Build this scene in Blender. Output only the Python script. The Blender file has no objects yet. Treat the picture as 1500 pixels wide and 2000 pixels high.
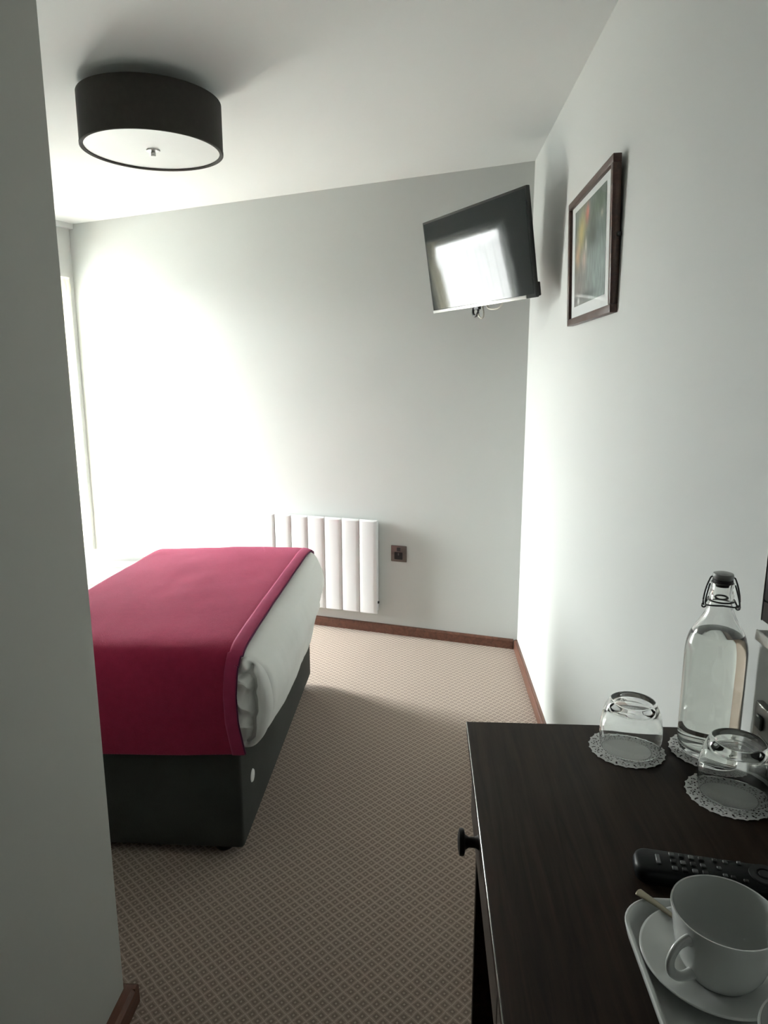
import bpy, bmesh, math, random
from mathutils import Vector, Matrix, noise
C = bpy.context.scene
COL = C.collection
PI = math.pi
random.seed(7)

# ------------------------------------------------------------------ camera
cam_d = bpy.data.cameras.new('camera')
cam = bpy.data.objects.new('camera', cam_d)
COL.objects.link(cam)
cam_d.sensor_fit = 'HORIZONTAL'
cam_d.sensor_width = 36.0
cam_d.lens = 36.0 * 1355.0 / 1500.0
cam_d.clip_start = 0.02
R = Matrix(((0.998, 0.009, -0.057), (0.058, -0.195, 0.979), (-0.002, -0.981, -0.195)))
fw = Vector((-0.0568, 0.9792, -0.1950)).normalized()
rt = Vector((0.9983, 0.0579, -0.0018)); rt = (rt - rt.dot(fw) * fw).normalized()
up = rt.cross(fw)
cam.matrix_world = Matrix(((rt.x, up.x, -fw.x, 0), (rt.y, up.y, -fw.y, 0), (rt.z, up.z, -fw.z, 1.40), (0, 0, 0, 1)))
C.camera = cam

# ------------------------------------------------------------------ light
C.view_settings.view_transform = 'Standard'
C.view_settings.look = 'None'
C.view_settings.gamma = 1.0
C.view_settings.use_curve_mapping = False
C.view_settings.exposure = 0.80
w = bpy.data.worlds.new('overcast_sky'); C.world = w; w.use_nodes = True
bg = w.node_tree.nodes['Background']
# overcast sky: brighter towards the zenith, dim ground below the horizon
_n = w.node_tree.nodes; _l = w.node_tree.links
_tc = _n.new('ShaderNodeTexCoord'); _sp = _n.new('ShaderNodeSeparateXYZ'); _mr = _n.new('ShaderNodeMapRange'); _cr = _n.new('ShaderNodeValToRGB')
_mr.inputs['From Min'].default_value = -1.0; _mr.inputs['From Max'].default_value = 1.0
_l.new(_tc.outputs['Generated'], _sp.inputs[0]); _l.new(_sp.outputs['Z'], _mr.inputs['Value']); _l.new(_mr.outputs[0], _cr.inputs['Fac'])
_e = _cr.color_ramp.elements
_e[0].position = 0.0; _e[0].color = (0.07, 0.075, 0.07, 1)
_e[1].position = 1.0; _e[1].color = (0.95, 1.0, 0.985, 1)
for _p, _v in ((0.485, 0.09), (0.505, 0.30), (0.75, 0.70)):
    _x = _e.new(_p); _x.color = (_v * 0.955, _v, _v * 0.985, 1)
_l.new(_cr.outputs['Color'], bg.inputs['Color'])
bg.inputs['Strength'].default_value = 190.0

# soft low sun through the window, added to brighten the carpet strip
sun_d = bpy.data.lights.new('added_sun', 'SUN'); sun_d.energy = 8.0; sun_d.angle = math.radians(22); sun_d.color = (1.0, 1.0, 0.98)
sun = bpy.data.objects.new('added_sun', sun_d); COL.objects.link(sun)
_sd = Vector((0.885 * math.cos(math.radians(34)), -0.466 * math.cos(math.radians(34)), -math.sin(math.radians(34))))
sun.rotation_euler = _sd.to_track_quat('-Z', 'Y').to_euler(); sun.location = (-6, 6, 5)

# room geometry constants (metres)
RX = 0.491                                   # right wall plane
CB = Vector((0.491, 3.432, 0))               # back right corner
NB = Vector((0.272, 0.962, 0)).normalized()  # outward normal of back wall
EB = Vector((-NB.y, NB.x, 0))                # along back wall to the left
WC = CB + EB * 2.66                          # corner of back wall and window wall
WD = -NB                                     # along window wall, towards the viewer
WO = EB                                      # outward normal of window wall
LX = -0.660                                  # near left wall plane
LY = 1.279                                   # its far end
HEAD, SILL, WU0, WU1 = 1.957, 0.16, 0.03, 0.64
def back(s, off, z): v = CB + EB * s - NB * off; return Vector((v.x, v.y, z))
def win(u, off, z): v = WC + WD * u - WO * off; return Vector((v.x, v.y, z))
def ceil_z(x): return 2.348 + 0.0375 * (x - 0.491)

pl = bpy.data.lights.new('window_portal', 'AREA')
pl.shape = 'RECTANGLE'; pl.size = WU1 - WU0 + 0.1; pl.size_y = HEAD - SILL + 0.1
pl.cycles.is_portal = True
plo = bpy.data.objects.new('window_portal', pl); COL.objects.link(plo)
plo.matrix_world = Matrix.Translation(win((WU0 + WU1) / 2, -0.22, (HEAD + SILL) / 2)) @ Matrix((
    (WD.x, 0, WO.x, 0), (WD.y, 0, WO.y, 0), (0, 1, 0, 0), (0, 0, 0, 1)))

# ------------------------------------------------------------------ materials
def mat(name, col, rough=0.6, metal=0.0, spec=0.5, bump=None, vary=None, sheen=0.0, coat=0.0):
    """plain procedural surface: base colour with a little noise variation, optional noise bump (scale, strength, distance)"""
    m = bpy.data.materials.new(name); m.use_nodes = True
    nt = m.node_tree; b = nt.nodes['Principled BSDF']
    b.inputs['Base Color'].default_value = (*col, 1)
    b.inputs['Roughness'].default_value = rough
    b.inputs['Metallic'].default_value = metal
    b.inputs['Specular IOR Level'].default_value = spec
    b.inputs['Sheen Weight'].default_value = sheen
    b.inputs['Coat Weight'].default_value = coat
    tc = nt.nodes.new('ShaderNodeTexCoord')
    if vary:
        sc, amt = vary
        n = nt.nodes.new('ShaderNodeTexNoise'); n.inputs['Scale'].default_value = sc; n.inputs['Detail'].default_value = 4
        nt.links.new(tc.outputs['Object'], n.inputs['Vector'])
        mx = nt.nodes.new('ShaderNodeMix'); mx.data_type = 'RGBA'
        mx.inputs[6].default_value = (*[c * (1 - amt) for c in col], 1)
        mx.inputs[7].default_value = (*[min(1, c * (1 + amt)) for c in col], 1)
        nt.links.new(n.outputs['Fac'], mx.inputs[0]); nt.links.new(mx.outputs[2], b.inputs['Base Color'])
    if bump:
        n2 = nt.nodes.new('ShaderNodeTexNoise'); n2.inputs['Scale'].default_value = bump[0]; n2.inputs['Detail'].default_value = 5
        nt.links.new(tc.outputs['Object'], n2.inputs['Vector'])
        bp = nt.nodes.new('ShaderNodeBump'); bp.inputs['Strength'].default_value = bump[1]; bp.inputs['Distance'].default_value = bump[2]
        nt.links.new(n2.outputs['Fac'], bp.inputs['Height']); nt.links.new(bp.outputs['Normal'], b.inputs['Normal'])
    return m

def wood(name, dark, light, rough, axis='Y', scale=1.0, spec=0.5):
    m = bpy.data.materials.new(name); m.use_nodes = True
    nt = m.node_tree; b = nt.nodes['Principled BSDF']
    b.inputs['Roughness'].default_value = rough; b.inputs['Specular IOR Level'].default_value = spec
    tc = nt.nodes.new('ShaderNodeTexCoord'); mp = nt.nodes.new('ShaderNodeMapping')
    s = {'X': (3, 60, 60), 'Y': (60, 3, 60), 'Z': (60, 60, 3)}[axis]
    mp.inputs['Scale'].default_value = [k * scale for k in s]
    n = nt.nodes.new('ShaderNodeTexNoise'); n.inputs['Scale'].default_value = 1.6; n.inputs['Detail'].default_value = 7; n.inputs['Roughness'].default_value = 0.65
    n.inputs['Distortion'].default_value = 0.6
    cr = nt.nodes.new('ShaderNodeValToRGB')
    cr.color_ramp.elements[0].position = 0.34; cr.color_ramp.elements[0].color = (*dark, 1)
    cr.color_ramp.elements[1].position = 0.66; cr.color_ramp.elements[1].color = (*light, 1)
    nt.links.new(tc.outputs['Object'], mp.inputs['Vector']); nt.links.new(mp.outputs['Vector'], n.inputs['Vector'])
    nt.links.new(n.outputs['Fac'], cr.inputs['Fac']); nt.links.new(cr.outputs['Color'], b.inputs['Base Color'])
    bp = nt.nodes.new('ShaderNodeBump'); bp.inputs['Strength'].default_value = 0.15; bp.inputs['Distance'].default_value = 0.0006
    nt.links.new(n.outputs['Fac'], bp.inputs['Height']); nt.links.new(bp.outputs['Normal'], b.inputs['Normal'])
    return m

def glass_mat(name, col=(1, 1, 1), ior=1.45, rough=0.0):
    m = bpy.data.materials.new(name); m.use_nodes = True
    nt = m.node_tree; b = nt.nodes['Principled BSDF']
    b.inputs['Base Color'].default_value = (*col, 1)
    b.inputs['Transmission Weight'].default_value = 1.0
    b.inputs['Roughness'].default_value = rough; b.inputs['IOR'].default_value = ior
    return m

def carpet_mat():
    m = bpy.data.materials.new('patterned_carpet'); m.use_nodes = True
    nt = m.node_tree; N = nt.nodes; L = nt.links; b = N['Principled BSDF']
    b.inputs['Roughness'].default_value = 0.95; b.inputs['Specular IOR Level'].default_value = 0.15
    b.inputs['Sheen Weight'].default_value = 0.15
    tc = N.new('ShaderNodeTexCoord')
    wn = N.new('ShaderNodeTexNoise'); wn.inputs['Scale'].default_value = 38; wn.inputs['Detail'].default_value = 2
    L.new(tc.outputs['Object'], wn.inputs['Vector'])
    add = N.new('ShaderNodeVectorMath'); add.operation = 'MULTIPLY_ADD'
    add.inputs[1].default_value = (0.005, 0.005, 0); L.new(wn.outputs['Color'], add.inputs[0]); L.new(tc.outputs['Object'], add.inputs[2])
    mp = N.new('ShaderNodeMapping'); mp.inputs['Rotation'].default_value = (0, 0, math.radians(43))
    k = 1 / 0.0218; mp.inputs['Scale'].default_value = (k, k, k)
    L.new(add.outputs[0], mp.inputs['Vector'])
    sp = N.new('ShaderNodeSeparateXYZ'); L.new(mp.outputs['Vector'], sp.inputs[0])
    def cell(o):
        f = N.new('ShaderNodeMath'); f.operation = 'FRACT'; L.new(o, f.inputs[0])
        s = N.new('ShaderNodeMath'); s.operation = 'SUBTRACT'; L.new(f.outputs[0], s.inputs[0]); s.inputs[1].default_value = 0.5
        a = N.new('ShaderNodeMath'); a.operation = 'ABSOLUTE'; L.new(s.outputs[0], a.inputs[0]); return a
    a1, a2 = cell(sp.outputs[0]), cell(sp.outputs[1])
    mxm = N.new('ShaderNodeMath'); mxm.operation = 'MAXIMUM'; L.new(a1.outputs[0], mxm.inputs[0]); L.new(a2.outputs[0], mxm.inputs[1])
    cr = N.new('ShaderNodeValToRGB'); e = cr.color_ramp.elements
    lt = (0.50, 0.405, 0.335, 1); md = (0.345, 0.270, 0.222, 1); dk = (0.235, 0.180, 0.148, 1)
    e[0].position = 0.06; e[0].color = lt
    e[1].position = 0.13; e[1].color = dk
    for p, c in ((0.27, dk), (0.34, md), (0.425, md), (0.475, lt)):
        x = cr.color_ramp.elements.new(p); x.color = c
    L.new(mxm.outputs[0], cr.inputs['Fac'])
    fn = N.new('ShaderNodeTexNoise'); fn.inputs['Scale'].default_value = 420; fn.inputs['Detail'].default_value = 2
    L.new(tc.outputs['Object'], fn.inputs['Vector'])
    hs = N.new('ShaderNodeMix'); hs.data_type = 'RGBA'; hs.blend_type = 'MULTIPLY'; hs.inputs[0].default_value = 0.55
    rr = N.new('ShaderNodeValToRGB'); rr.color_ramp.elements[0].position = 0.3; rr.color_ramp.elements[0].color = (0.55, 0.55, 0.55, 1); rr.color_ramp.elements[1].position = 0.65
    L.new(fn.outputs['Fac'], rr.inputs['Fac']); L.new(cr.outputs['Color'], hs.inputs[6]); L.new(rr.outputs['Color'], hs.inputs[7])
    L.new(hs.outputs[2], b.inputs['Base Color'])
    bp = N.new('ShaderNodeBump'); bp.inputs['Strength'].default_value = 0.5; bp.inputs['Distance'].default_value = 0.002
    L.new(fn.outputs['Fac'], bp.inputs['Height']); L.new(bp.outputs['Normal'], b.inputs['Normal'])
    return m

def net_mat():
    m = bpy.data.materials.new('net_curtain_voile'); m.use_nodes = True
    nt = m.node_tree; N = nt.nodes; L = nt.links; N.clear()
    out = N.new('ShaderNodeOutputMaterial'); t = N.new('ShaderNodeBsdfTransparent'); tr = N.new('ShaderNodeBsdfTranslucent'); d = N.new('ShaderNodeBsdfDiffuse')
    tr.inputs['Color'].default_value = (0.93, 0.95, 0.93, 1); d.inputs['Color'].default_value = (0.85, 0.87, 0.84, 1)
    m1 = N.new('ShaderNodeMixShader'); m1.inputs[0].default_value = 0.35; L.new(tr.outputs[0], m1.inputs[1]); L.new(d.outputs[0], m1.inputs[2])
    m2 = N.new('ShaderNodeMixShader'); m2.inputs[0].default_value = 0.38; L.new(t.outputs[0], m2.inputs[1]); L.new(m1.outputs[0], m2.inputs[2])
    L.new(m2.outputs[0], out.inputs['Surface']); return m

M_wallb = mat('wall_paint_darker', (0.50, 0.505, 0.47), 0.85, spec=0.2, bump=(90, 0.12, 0.001), vary=(1.3, 0.012))  # darker, slightly yellower version of wall_paint for the near left wall
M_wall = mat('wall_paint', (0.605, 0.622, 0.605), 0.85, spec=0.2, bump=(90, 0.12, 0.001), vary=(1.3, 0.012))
M_ceil = mat('ceiling_paint', (0.72, 0.74, 0.73), 0.9, spec=0.15, bump=(120, 0.08, 0.001))
M_carpet = carpet_mat()
M_base = wood('stained_skirting_wood', (0.075, 0.030, 0.018), (0.16, 0.065, 0.040), 0.4, 'Y', 0.5)
M_desk = wood('dark_walnut_laminate', (0.012, 0.007, 0.0045), (0.030, 0.0185, 0.012), 0.55, 'Y', 0.8, 0.09)
M_edge = mat('gloss_edge_band', (0.05, 0.035, 0.03), 0.16, spec=0.9, coat=0.6)
M_deskf = wood('dark_walnut_front', (0.026, 0.018, 0.014), (0.05, 0.035, 0.027), 0.42, 'Y', 0.8, 0.4)
M_knob = mat('dark_bronze_metal', (0.015, 0.012, 0.011), 0.45, metal=0.3)
M_blank = mat('raspberry_wool', (0.27, 0.020, 0.052), 0.95, spec=0.10, sheen=0.42, bump=(420, 0.9, 0.002), vary=(45, 0.16))
M_blank.node_tree.nodes['Principled BSDF'].inputs['Sheen Tint'].default_value = (1.0, 0.33, 0.52, 1)
M_blank.node_tree.nodes['Principled BSDF'].inputs['Sheen Roughness'].default_value = 0.4
M_hem = mat('raspberry_hem_binding', (0.30, 0.03, 0.08), 0.8, spec=0.15, sheen=0.4, bump=(900, 0.4, 0.0008), vary=(30, 0.18))
M_hem.node_tree.nodes['Principled BSDF'].inputs['Sheen Tint'].default_value = (1.0, 0.33, 0.52, 1)
M_hemd = mat('plum_edge_stitch', (0.10, 0.02, 0.06), 0.8, spec=0.2)
M_duvet = mat('white_cotton_sateen', (0.82, 0.83, 0.80), 0.7, spec=0.25, sheen=0.2, bump=(14, 0.25, 0.006))
M_divan = mat('charcoal_chenille', (0.040, 0.042, 0.037), 0.95, spec=0.1, sheen=0.08, bump=(260, 0.5, 0.0015), vary=(9, 0.25))
M_white = mat('white_enamel', (0.84, 0.86, 0.87), 0.35, spec=0.5)
M_upvc = mat('white_frame', (0.8, 0.82, 0.82), 0.4)
M_plast = mat('white_plastic', (0.75, 0.76, 0.74), 0.4)
M_shade = mat('dark_brown_linen', (0.036, 0.031, 0.027), 0.9, spec=0.2, sheen=0.1, bump=(650, 0.5, 0.0012), vary=(60, 0.2))
M_diff = mat('opal_diffuser', (0.80, 0.82, 0.80), 0.35, vary=(9, 0.03))
M_chrome = mat('brushed_chrome', (0.62, 0.62, 0.60), 0.28, metal=1.0)
M_bronze = mat('brushed_bronze_plate', (0.20, 0.17, 0.155), 0.42, metal=0.85, bump=(200, 0.1, 0.0005))
M_steel = mat('brushed_steel_plate', (0.16, 0.16, 0.15), 0.38, metal=0.9, bump=(200, 0.1, 0.0005))
M_black = mat('black_plastic', (0.012, 0.013, 0.013), 0.45)
M_gloss = mat('gloss_black_bezel', (0.008, 0.009, 0.009), 0.2)
M_screen = mat('tv_screen_glass', (0.010, 0.013, 0.013), 0.05, spec=0.30, coat=0.0)
M_cablew = mat('white_cable', (0.65, 0.63, 0.56), 0.5)
M_frame = wood('mahogany_frame', (0.045, 0.020, 0.014), (0.085, 0.038, 0.026), 0.35, 'Y', 1.0)
M_mount = mat('picture_mount_card', (0.74, 0.77, 0.76), 0.8, spec=0.2)
M_china = mat('white_china', (0.60, 0.62, 0.60), 0.12, spec=0.6)
M_tray = mat('white_melamine', (0.58, 0.60, 0.58), 0.25, spec=0.5)
M_doily = mat('paper_doily', (0.78, 0.79, 0.77), 0.85, spec=0.2)
M_spoon = mat('stainless_spoon', (0.33, 0.30, 0.23), 0.3, metal=1.0)
M_glass = glass_mat('clear_glass', (0.985, 0.995, 0.985))
M_water = glass_mat('water', (0.97, 0.985, 0.95), 1.33)
M_ceram = mat('grey_stopper', (0.32, 0.33, 0.32), 0.4)
M_rubber = mat('dark_rubber', (0.05, 0.045, 0.045), 0.6)
M_wire = mat('dark_steel_wire', (0.12, 0.12, 0.12), 0.35, metal=0.9)
M_mirror = mat('mirror_silver', (0.85, 0.86, 0.86), 0.02, metal=1.0)
M_rem = mat('remote_black', (0.006, 0.007, 0.007), 0.4, spec=0.15)
M_btn = mat('remote_button_grey', (0.014, 0.015, 0.015), 0.4, spec=0.3)
M_btnl = mat('remote_button_light', (0.075, 0.08, 0.08), 0.4)
M_net = net_mat()
M_cream = M_net.copy(); M_cream.name = 'cream_curtain_cloth'
M_cream.node_tree.nodes['Mix Shader.001'].inputs[0].default_value = 0.85
M_cream.node_tree.nodes['Translucent BSDF'].inputs['Color'].default_value = (0.80, 0.77, 0.66, 1); M_cream.node_tree.nodes['Diffuse BSDF'].inputs['Color'].default_value = (0.80, 0.77, 0.66, 1)
M_art = bpy.data.materials.new('painted_print'); M_art.use_nodes = True
_nt = M_art.node_tree; _a = _nt.nodes.new('ShaderNodeAttribute'); _a.attribute_name = 'paint'
_nt.links.new(_a.outputs['Color'], _nt.nodes['Principled BSDF'].inputs['Base Color'])
_nt.nodes['Principled BSDF'].inputs['Roughness'].default_value = 0.5

# ------------------------------------------------------------------ helpers
def obj(name, bm, m, parent=None, smooth=False, sharp=None):
    me = bpy.data.meshes.new(name)
    bmesh.ops.recalc_face_normals(bm, faces=bm.faces)
    bm.to_mesh(me); bm.free()
    if m: me.materials.append(m)
    if smooth:
        for p in me.polygons: p.use_smooth = True
        if sharp: me.set_sharp_from_angle(angle=math.radians(sharp))
    o = bpy.data.objects.new(name, me); COL.objects.link(o)
    if parent: o.parent = parent
    return o
def thing(name, label, cat, loc=(0, 0, 0), rotz=0, group=None):
    o = bpy.data.objects.new(name, None); COL.objects.link(o); o.empty_display_size = 0.05
    o.location = loc; o.rotation_euler = (0, 0, rotz)
    return tag(o, label, cat, group)
def tag(o, label, cat, group=None):
    o['label'] = label; o['category'] = cat
    if group: o['group'] = group
    return o
def struct(o): o['kind'] = 'structure'; return o
def box(bm, lo, hi, bev=0.0, seg=2, mtx=None):
    r = bmesh.ops.create_cube(bm, size=1)
    vs = r['verts']
    for v in vs:
        v.co = Vector([(lo[i] + hi[i]) / 2 + v.co[i] * (hi[i] - lo[i]) for i in range(3)])
    if bev:
        es = list({e for v in vs for e in v.link_edges})
        q = bmesh.ops.bevel(bm, geom=es, offset=bev, segments=seg, profile=0.5, affect='EDGES')
        vs = list({v for f in q['faces'] for v in f.verts} | {v for v in vs if v.is_valid})
    if mtx is not None:
        for v in vs: v.co = mtx @ v.co
    return vs
def boxo(name, lo, hi, m, parent=None, bev=0.0, seg=2, mtx=None):
    bm = bmesh.new(); box(bm, lo, hi, bev, seg, mtx); return obj(name, bm, m, parent, smooth=bev > 0, sharp=40)
def prism(bm, pts, z0, z1):
    lo = [bm.verts.new((p[0], p[1], z0)) for p in pts]
    hi = [bm.verts.new((p[0], p[1], z1(p) if callable(z1) else z1)) for p in pts]
    bm.faces.new(lo[::-1]); bm.faces.new(hi)
    n = len(pts)
    for i in range(n): bm.faces.new((lo[i], lo[(i + 1) % n], hi[(i + 1) % n], hi[i]))
def lathe(bm, prof, seg=48, closed=False, ox=0, oy=0, mtx=None):
    """revolve (r, z) pairs round z; r=0 ends become poles"""
    rings = []
    for r, z in prof:
        if r < 1e-6: rings.append([bm.verts.new((ox, oy, z))])
        else: rings.append([bm.verts.new((ox + r * math.cos(2 * PI * i / seg), oy + r * math.sin(2 * PI * i / seg), z)) for i in range(seg)])
    pr = list(zip(rings, rings[1:])) + ([(rings[-1], rings[0])] if closed else [])
    for a, b in pr:
        for i in range(seg):
            j = (i + 1) % seg
            if len(a) == 1 and len(b) == 1: continue
            if len(a) == 1: bm.faces.new((a[0], b[i], b[j]))
            elif len(b) == 1: bm.faces.new((a[i], a[j], b[0]))
            else: bm.faces.new((a[i], a[j], b[j], b[i]))
    if mtx is not None:
        for rg in rings:
            for v in rg: v.co = mtx @ v.co
def smooth_path(pts, n=8, closed=False):
    P = [Vector(p) for p in pts]; out = []; k = len(P)
    rng = range(k if closed else k - 1)
    for i in rng:
        if closed: p0, p1, p2, p3 = P[(i - 1) % k], P[i], P[(i + 1) % k], P[(i + 2) % k]
        else: p0, p1, p2, p3 = P[max(i - 1, 0)], P[i], P[i + 1], P[min(i + 2, k - 1)]
        for j in range(n):
            t = j / n
            out.append(0.5 * ((2 * p1) + (p2 - p0) * t + (2 * p0 - 5 * p1 + 4 * p2 - p3) * t * t + (3 * p1 - p0 - 3 * p2 + p3) * t ** 3))
    if not closed: out.append(P[-1])
    return out
def tube(bm, pts, r, seg=10, closed=False, rb=None, ref=Vector((0, 0, 1))):
    """sweep an ellipse (r by rb) along pts; r may be a list"""
    n = len(pts); rings = []
    for i, p in enumerate(pts):
        a = pts[(i - 1) % n] if closed or i else pts[0]
        b = pts[(i + 1) % n] if closed or i < n - 1 else pts[-1]
        t = (b - a).normalized(); u = t.cross(ref)
        if u.length < 1e-3: u = t.cross(Vector((1, 0, 0)))
        u.normalize(); v = u.cross(t)
        ra = r[i] if isinstance(r, list) else r
        rv = (rb[i] if isinstance(rb, list) else rb) if rb else ra
        rings.append([bm.verts.new(p + u * ra * math.cos(2 * PI * k / seg) + v * rv * math.sin(2 * PI * k / seg)) for k in range(seg)])
    for i in range(n if closed else n - 1):
        a, b = rings[i], rings[(i + 1) % n]
        for k in range(seg): bm.faces.new((a[k], a[(k + 1) % seg], b[(k + 1) % seg], b[k]))
    if not closed: bm.faces.new(rings[0][::-1]); bm.faces.new(rings[-1])
def grid(bm, f, nu, nv):
    V = [[bm.verts.new(f(i / nu, j / nv)) for j in range(nv + 1)] for i in range(nu + 1)]
    for i in range(nu):
        for j in range(nv): bm.faces.new((V[i][j], V[i + 1][j], V[i + 1][j + 1], V[i][j + 1]))
    return V
def solid(o, t, off=0):
    md = o.modifiers.new('thickness', 'SOLIDIFY'); md.thickness = t; md.offset = off; return o
def nz(p, s=1.0): return noise.noise(Vector(p) * s)

# ------------------------------------------------------------------ setting
RY0 = -2.6  # unseen corridor behind the viewer, run long to weaken bounced light
bm = bmesh.new()
box(bm, (-3.9, RY0 - 0.2, -0.06), (0.9, 5.2, 0)); struct(obj('floor', bm, M_carpet))
bm = bmesh.new()
cp = [(-3.9, RY0 - 0.2), (0.9, RY0 - 0.2), (0.9, 5.2), (-3.9, 5.2)]
lo = [bm.verts.new((x, y, ceil_z(x))) for x, y in cp]; hi = [bm.verts.new((x, y, 2.6)) for x, y in cp]
bm.faces.new(lo); bm.faces.new(hi)
for i in range(4): bm.faces.new((lo[i], lo[(i + 1) % 4], hi[(i + 1) % 4], hi[i]))
struct(obj('ceiling', bm, M_ceil))
WT = lambda p: ceil_z(p[0]) + 0.02
bm = bmesh.new(); prism(bm, [(RX, RY0), (RX + 0.2, RY0), (RX + 0.2, 3.6), (RX, 3.432)], 0, WT); struct(obj('wall_right', bm, M_wall))
a = CB; b2 = back(2.66, 0, 0)
bm = bmesh.new(); prism(bm, [a[:2], (back(-0.2, -0.2, 0))[:2], (back(2.95, -0.2, 0))[:2], back(2.95, 0, 0)[:2]], 0, WT); struct(obj('wall_back', bm, M_wall))
bm = bmesh.new()
def wpiece(u0, u1, z0, z1, t=0.26): prism(bm, [win(u0, 0, 0)[:2], win(u1, 0, 0)[:2], win(u1, -t, 0)[:2], win(u0, -t, 0)[:2]], z0, z1)
wpiece(0, WU0, 0, WT); wpiece(WU1, 3.2, 0, WT); wpiece(WU0, WU1, 0, SILL); wpiece(WU0, WU1, HEAD, WT)
struct(obj('wall_window', bm, M_wall))
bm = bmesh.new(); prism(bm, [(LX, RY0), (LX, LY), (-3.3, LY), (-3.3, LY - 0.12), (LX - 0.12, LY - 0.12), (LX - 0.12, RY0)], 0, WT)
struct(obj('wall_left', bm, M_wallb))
bm = bmesh.new(); box(bm, (LX - 0.12, RY0 - 0.12, 0), (RX + 0.2, RY0, 2.36)); struct(obj('wall_rear', bm, M_wall))
# unseen door behind the viewer, made dark to weaken bounced light
d = struct(boxo('unseen_door', (-0.52, RY0, 0), (0.34, RY0 + 0.035, 2.02), M_deskf, bev=0.003))
bm = bmesh.new(); tube(bm, [Vector((0.2, RY0 + 0.035, 1.0)), Vector((0.2, RY0 + 0.08, 1.0)), Vector((0.09, RY0 + 0.08, 1.0))], 0.009)
obj('door_handle', bm, M_chrome, d, True)
# skirting boards
def skirt(name, p0, p1, inward, h=0.05, t=0.018):
    p0, p1, q = Vector(p0[:2]), Vector(p1[:2]), Vector(inward[:2]).normalized()
    bm = bmesh.new()
    prof = [(0, 0), (t, 0), (t, h - 0.008), (t - 0.004, h - 0.002), (t - 0.008, h), (0, h)]
    A = [bm.verts.new((*(p0 + q * a), z)) for a, z in prof]; B = [bm.verts.new((*(p1 + q * a), z)) for a, z in prof]
    bm.faces.new(A); bm.faces.new(B[::-1])
    for i in range(6): bm.faces.new((A[i], A[(i + 1) % 6], B[(i + 1) % 6], B[i]))
    return struct(obj(name, bm, M_base))
skirt('baseboard_right', (RX, RY0), (RX, 3.427), (-1, 0))
skirt('baseboard_back', back(0.019, 0, 0), back(2.64, 0, 0), -NB)
skirt('baseboard_left', (LX, RY0), (LX, LY), (1, 0), 0.052, 0.026)
skirt('baseboard_front', (LX + 0.026, LY), (-2.86, LY), (0, 1), 0.052, 0.02)
skirt('baseboard_window', win(0.02, 0, 0), win(2.9, 0, 0), -WO)
# curtain rail strip along the top of the window wall
bm = bmesh.new()
prism(bm, [win(0, 0, 0)[:2], win(2.95, 0, 0)[:2], win(2.95, 0.03, 0)[:2], win(0, 0.03, 0)[:2]], 2.226, WT)
struct(obj('trim_1', bm, M_ceil))

# window
wm = Matrix((( WD.x, -WO.x, 0, WC.x), (WD.y, -WO.y, 0, WC.y), (0, 0, 1, 0), (0, 0, 0, 1)))   # local (u, inward, z)
bm = bmesh.new()
for lo_, hi_ in (((WU0, -0.17, SILL), (WU1, -0.11, SILL + 0.06)), ((WU0, -0.17, HEAD - 0.06), (WU1, -0.11, HEAD)),
               ((WU0, -0.17, SILL + .06), (WU0 + 0.06, -0.11, HEAD - .06)), ((WU1 - 0.06, -0.17, SILL + .06), (WU1, -0.11, HEAD - .06))):
    box(bm, lo_, hi_, 0.004, 1, wm)
wf = struct(obj('window_1', bm, M_upvc, smooth=True, sharp=40))
boxo('pane', (WU0 + 0.06, -0.145, SILL + .06), (WU1 - 0.06, -0.139, HEAD - .06), None, wf, mtx=wm)
M_pane = bpy.data.materials.new('window_pane'); M_pane.use_nodes = True
_nt = M_pane.node_tree; _nt.nodes.clear(); _o = _nt.nodes.new('ShaderNodeOutputMaterial'); _t = _nt.nodes.new('ShaderNodeBsdfTransparent'); _g = _nt.nodes.new('ShaderNodeBsdfGlossy')
_g.inputs['Roughness'].default_value = 0.02; _m = _nt.nodes.new('ShaderNodeMixShader')
_lw = _nt.nodes.new('ShaderNodeLayerWeight'); _lw.inputs['Blend'].default_value = 0.5
_pw = _nt.nodes.new('ShaderNodeMath'); _pw.operation = 'POWER'; _pw.inputs[1].default_value = 5.0; _nt.links.new(_lw.outputs['Facing'], _pw.inputs[0])
_f = _nt.nodes.new('ShaderNodeMath'); _f.name = 'schlick'; _f.operation = 'MULTIPLY_ADD'; _f.inputs[1].default_value = 0.9; _f.inputs[2].default_value = 0.04; _nt.links.new(_pw.outputs[0], _f.inputs[0])
_nt.links.new(_f.outputs[0], _m.inputs[0]); _nt.links.new(_t.outputs[0], _m.inputs[1]); _nt.links.new(_g.outputs[0], _m.inputs[2]); _nt.links.new(_m.outputs[0], _o.inputs[0])
for ch in wf.children: ch.data.materials.clear(); ch.data.materials.append(M_pane)
boxo('window_sill', (WU0, -0.11, SILL - 0.0), (WU1, 0.03, SILL + 0.022), M_upvc, wf, 0.006, 2, wm)

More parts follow.
